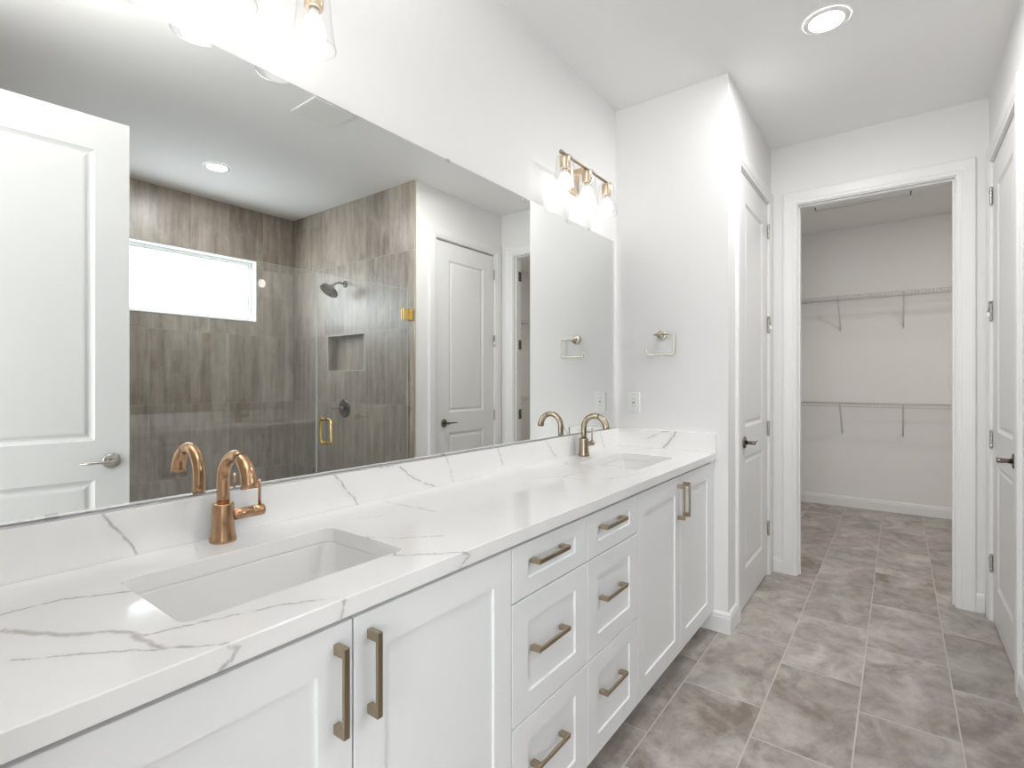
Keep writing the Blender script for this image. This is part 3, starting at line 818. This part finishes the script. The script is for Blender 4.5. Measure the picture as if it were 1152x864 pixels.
# ------------------------------------------------------------------ end wall: towel ring and outlet
tr = thing('towel_ring', 'open square champagne towel ring on the end wall', 'towel ring', (0.268, Y1, 1.530))
bm = NB(); lathe(bm, [(0.0, -0.0004), (0.0265, -0.0004), (0.0270, -0.004), (0.0265, -0.009), (0.024, -0.010), (0.009, -0.0105), (0.0085, -0.044), (0.007, -0.047)], (0, 0, 0), 'Y', 36, False)
obj('wall_rosette', bm, 'ring', tr)
bm = NB()
tube(bm, rounded([(-0.028, -0.046, -0.001), (0.080, -0.046, -0.001), (0.080, -0.046, -0.111), (-0.074, -0.046, -0.111), (-0.074, -0.046, -0.083)], 0.013), 0.0052, 12)
obj('ring_bar', bm, 'ring', tr)
ol = thing('wall_outlet', 'white rectangular wall outlet above the end of the worktop', 'outlet', (0.105, Y1, 1.157))
bm = NB(); box(bm, -0.036, 0.036, -0.006, -0.0004, -0.058, 0.058, 0.0025); obj('cover_plate', bm, 'plastic', ol)
bm = NB(); box(bm, -0.017, 0.017, -0.0078, -0.0062, -0.034, 0.034, 0.0006, 1)
rc = obj('receptacle', bm, 'plastic', ol)
bm = NB()
for s in (-1, 1):
    box(bm, -0.008, -0.0055, -0.0081, -0.0079, s*0.021-0.004, s*0.021+0.004); box(bm, 0.0055, 0.008, -0.0081, -0.0079, s*0.021-0.004, s*0.021+0.004)
    box(bm, -0.007, 0.007, -0.0082, -0.0079, s*0.0035-0.0022, s*0.0035+0.0022)
lathe(bm, [(0.0022, -0.0068), (0.0022, -0.0061)], (0, 0, 0.0465), 'Y', 10); lathe(bm, [(0.0022, -0.0068), (0.0022, -0.0061)], (0, 0, -0.0465), 'Y', 10)
obj('socket_slots', bm, 'slot', rc)

# ------------------------------------------------------------------ ceiling fittings
def downlight(x, y, label, lens='lens'):
    root = thing('recessed_downlight', label, 'ceiling light', (x, y, ZC), group='round recessed ceiling lights')
    bm = NB(); lathe(bm, [(0.088, -0.0004), (0.088, -0.003), (0.085, -0.005), (0.070, -0.0075), (0.066, -0.0075), (0.064, -0.004)], n=48, cap0=False, cap1=False)
    obj('trim_ring', bm, 'plastic', root)
    bm = NB(); lathe(bm, [(0.0, -0.0045), (0.064, -0.004)], n=48, cap0=False, cap1=False); obj('lamp_lens', bm, lens, root)
    return root
downlight(2.668, 1.722, 'round lit downlight in the ceiling over the shower', 'shower_lens')
downlight(1.05, 2.60, 'added round downlight that brightens the passage to the closet', 'added_passage_lens')  # added lamp, put in to lift the passage and cabinet fronts
fan = thing('exhaust_fan', 'square white exhaust fan grille in the ceiling', 'ceiling vent', (1.363, 1.735, ZC))
bm = NB(); box(bm, -0.125, 0.125, -0.130, 0.130, -0.016, -0.004, 0.005); obj('fan_cover', bm, 'plastic', fan)
bm = NB(); box(bm, -0.112, 0.112, -0.117, 0.117, -0.004, -0.0004); obj('fan_housing', bm, 'slot', fan)

# attic hatch in the closet ceiling
ht = thing('attic_hatch', 'white framed attic access hatch in the closet ceiling', 'hatch', (1.04, 5.05, ZC))
HX, HY = 0.345, 0.385
bm = NB(); box(bm, -HX+0.008, HX-0.008, -HY+0.008, HY-0.008, -0.006, -0.0004); obj('hatch_panel', bm, 'ceiling', ht)
bm = NB()
for a, b_, c, d_ in ((-HX-0.055, HX+0.055, HY, HY+0.055), (-HX-0.055, HX+0.055, -HY-0.055, -HY), (-HX-0.055, -HX, -HY, HY), (HX, HX+0.055, -HY, HY)):
    box(bm, a, b_, c, d_, -0.014, -0.0004, 0.003)
obj('hatch_frame', bm, 'trim', ht)
bm = NB()
for a, b_, c, d_ in ((-HX, HX, HY-0.008, HY), (-HX, HX, -HY, -HY+0.008), (-HX, -HX+0.008, -HY+0.008, HY-0.008), (HX-0.008, HX, -HY+0.008, HY-0.008)):
    box(bm, a, b_, c, d_, -0.0015, -0.0004)
obj('shadow_gap', bm, 'gap', ht)

# ------------------------------------------------------------------ closet wire shelves
def wire_shelf(z, x0, x1, label, brackets, wall_y=YC1, rot=None):
    root = thing('wire_shelf', label, 'shelf', (0, wall_y, z), group='white wire closet shelves')
    L = 0.305
    bm = NB()
    for y, dz, r in ((-0.006, 0, 0.0032), (-L, 0, 0.0032), (-L, -0.026, 0.0032), (-L*0.5, -0.003, 0.0025)):
        tube(bm, [(x0, y, dz), (x1, y, dz)], r, 8)
    obj('long_rods', bm, 'wire', root)
    bm = NB(); n = int((x1-x0)/0.0254)
    for i in range(n+1):
        x = x0+0.004+i*0.0254
        tube(bm, [(x, -0.003, 0.0035), (x, -L+0.002, 0.0035), (x, -L-0.003, 0.0), (x, -L-0.003, -0.026)], 0.0016, 5)
    o = obj('cross_wires', bm, 'wire', root); o['kind'] = 'stuff'
    for x in brackets:
        bm = NB()
        tube(bm, [(x, -L+0.01, -0.006), (x, -0.012, -0.292), (x, -0.004, -0.30)], 0.0062, 8)
        box(bm, x-0.007, x+0.007, -0.004, -0.0003, -0.325, -0.288, 0.001, 1)
        box(bm, x-0.006, x+0.006, -L-0.006, -L+0.016, -0.012, 0.006, 0.001, 1)
        obj('support_bracket', bm, 'wire', root)
    return root
wire_shelf(2.108, XCL+0.002, XCR-0.002, 'white wire shelf high on the closet back wall', (0.300+0.05, 0.822, 1.338, 1.86, 2.38))
wire_shelf(1.058, XCL+0.002, XCR-0.318, 'white wire shelf at waist height on the closet back wall', (0.300+0.05, 0.838, 1.334, 1.86, 2.38))
def side_shelf(z, label):
    s = wire_shelf(z, -1.75, 0.0, label, (-1.5, -0.95, -0.40))
    s.location = (XCR, YC1-0.35, z); s.rotation_euler = (0, 0, -PI/2)
    # local x runs along -y of the room, local -y points to -x: mirror so that the run lies in front
    return s
sd1 = wire_shelf(2.108, 0.0, 1.80, 'white wire shelf high on the closet side wall, seen in the mirror', (0.3, 0.85, 1.4)); sd1.location = (XCR, YC1-0.36, 2.108-0.04); sd1.rotation_euler = (0, 0, -PI/2)
sd2 = wire_shelf(1.058, 0.0, 1.80, 'white wire shelf at waist height on the closet side wall, seen in the mirror', (0.3, 0.85, 1.4)); sd2.location = (XCR, YC1-0.36, 1.058); sd2.rotation_euler = (0, 0, -PI/2)

# ------------------------------------------------------------------ shower fittings
GX = 1.748; GT = 1.990
def glass_sheet(x, y0, y1, z0, z1, th=0.006):
    bm = NB(); box(bm, x-th/2, x+th/2, y0, y1, z0, z1, 0.0006, 1)
    bmesh.ops.recalc_face_normals(bm, faces=bm.faces)
    for f in bm.faces: f.material_index = 0 if abs(f.normal.x) > 0.9 else 1
    return bm
sdoor = thing('shower_door', 'clear glass shower door with a brass pull handle', 'shower door', (0, 0, 0))
obj('glass_pane', glass_sheet(GX, 1.9390, 2.718, 0.115, GT), ['shower_glass', 'glass_edge'], sdoor)
def dpull(x, s):
    bm = NB()
    tube(bm, rounded([(x, 2.008, 0.866), (x+s*0.052, 2.008, 0.866), (x+s*0.052, 2.008, 1.024), (x, 2.008, 1.024)], 0.022, 7), 0.0095, 14); return bm
obj('handle', dpull(GX+0.005, 1), 'gold', sdoor); obj('handle', dpull(GX-0.005, -1), 'gold', sdoor)
for z in (1.794, 0.32):
    bm = NB()
    for s in (-1, 1):
        a, c = sorted((GX+s*0.005, GX+s*0.014)); box(bm, a, c, 2.668, 2.728, z-0.045, z+0.045, 0.002)
    box(bm, GX-0.014, GX+0.014, 2.7285, 2.744, z-0.045, z+0.045, 0.002); box(bm, GX-0.030, GX+0.030, 2.744, 2.7495, z-0.045, z+0.045, 0.0015)
    tube(bm, [(GX, 2.7285, z-0.044), (GX, 2.7285, z+0.044)], 0.007, 12)
    obj('glass_hinge', bm, 'gold', sdoor)
fixed = thing('fixed_glass_panel', 'fixed clear glass panel on the curb beside the shower door', 'glass panel', (0, 0, 0))
obj('glass_pane', glass_sheet(GX, YSN+0.002, 1.9365, 0.1005, GT), ['shower_glass', 'glass_edge'], fixed)

sh = thing('shower_sprayer', 'dark nickel shower head on the tiled shower end wall', 'shower head', (2.585, YS, 2.128))
bm = NB(); lathe(bm, [(0.0, -0.0004), (0.030, -0.0004), (0.030, -0.004), (0.022, -0.010), (0.012, -0.013)], (0, 0, 0), 'Y', 28, False)
tube(bm, rounded([(0, -0.008, 0), (0, -0.075, 0.006), (0, -0.125, -0.030)], 0.03, 6), 0.0095, 14); obj('shower_arm', bm, 'darknickel', sh)
bm = NB()
lathe(bm, [(0.012, 0.0), (0.017, -0.012), (0.017, -0.022), (0.024, -0.030), (0.055, -0.046), (0.078, -0.056), (0.083, -0.063), (0.083, -0.070), (0.078, -0.074), (0.0, -0.072)], n=36, cap1=False)
hd = obj('spray_face', bm, 'darknickel', sh); hd.location = (0, -0.122, -0.026); hd.rotation_euler = (math.radians(-38), 0, 0)
va = thing('shower_valve', 'round dark nickel shower valve with a lever on the tiled end wall', 'shower valve', (2.590, YS, 1.040))
bm = NB(); lathe(bm, [(0.0, -0.0004), (0.080, -0.0004), (0.081, -0.004), (0.076, -0.009), (0.030, -0.012)], (0, 0, 0), 'Y', 44, False); obj('valve_plate', bm, 'darknickel', va)
bm = NB(); lathe(bm, [(0.028, -0.011), (0.026, -0.030), (0.023, -0.048), (0.018, -0.052)], (0, 0, 0), 'Y', 28)
hb = obj('valve_hub', bm, 'darknickel', va)
bm = NB(); tube(bm, [(0.0, -0.046, 0), (0.05, -0.058, 0), (0.105, -0.066, -0.001)], [0.0065, 0.0050, 0.0042], 12); obj('lever', bm, 'darknickel', hb)
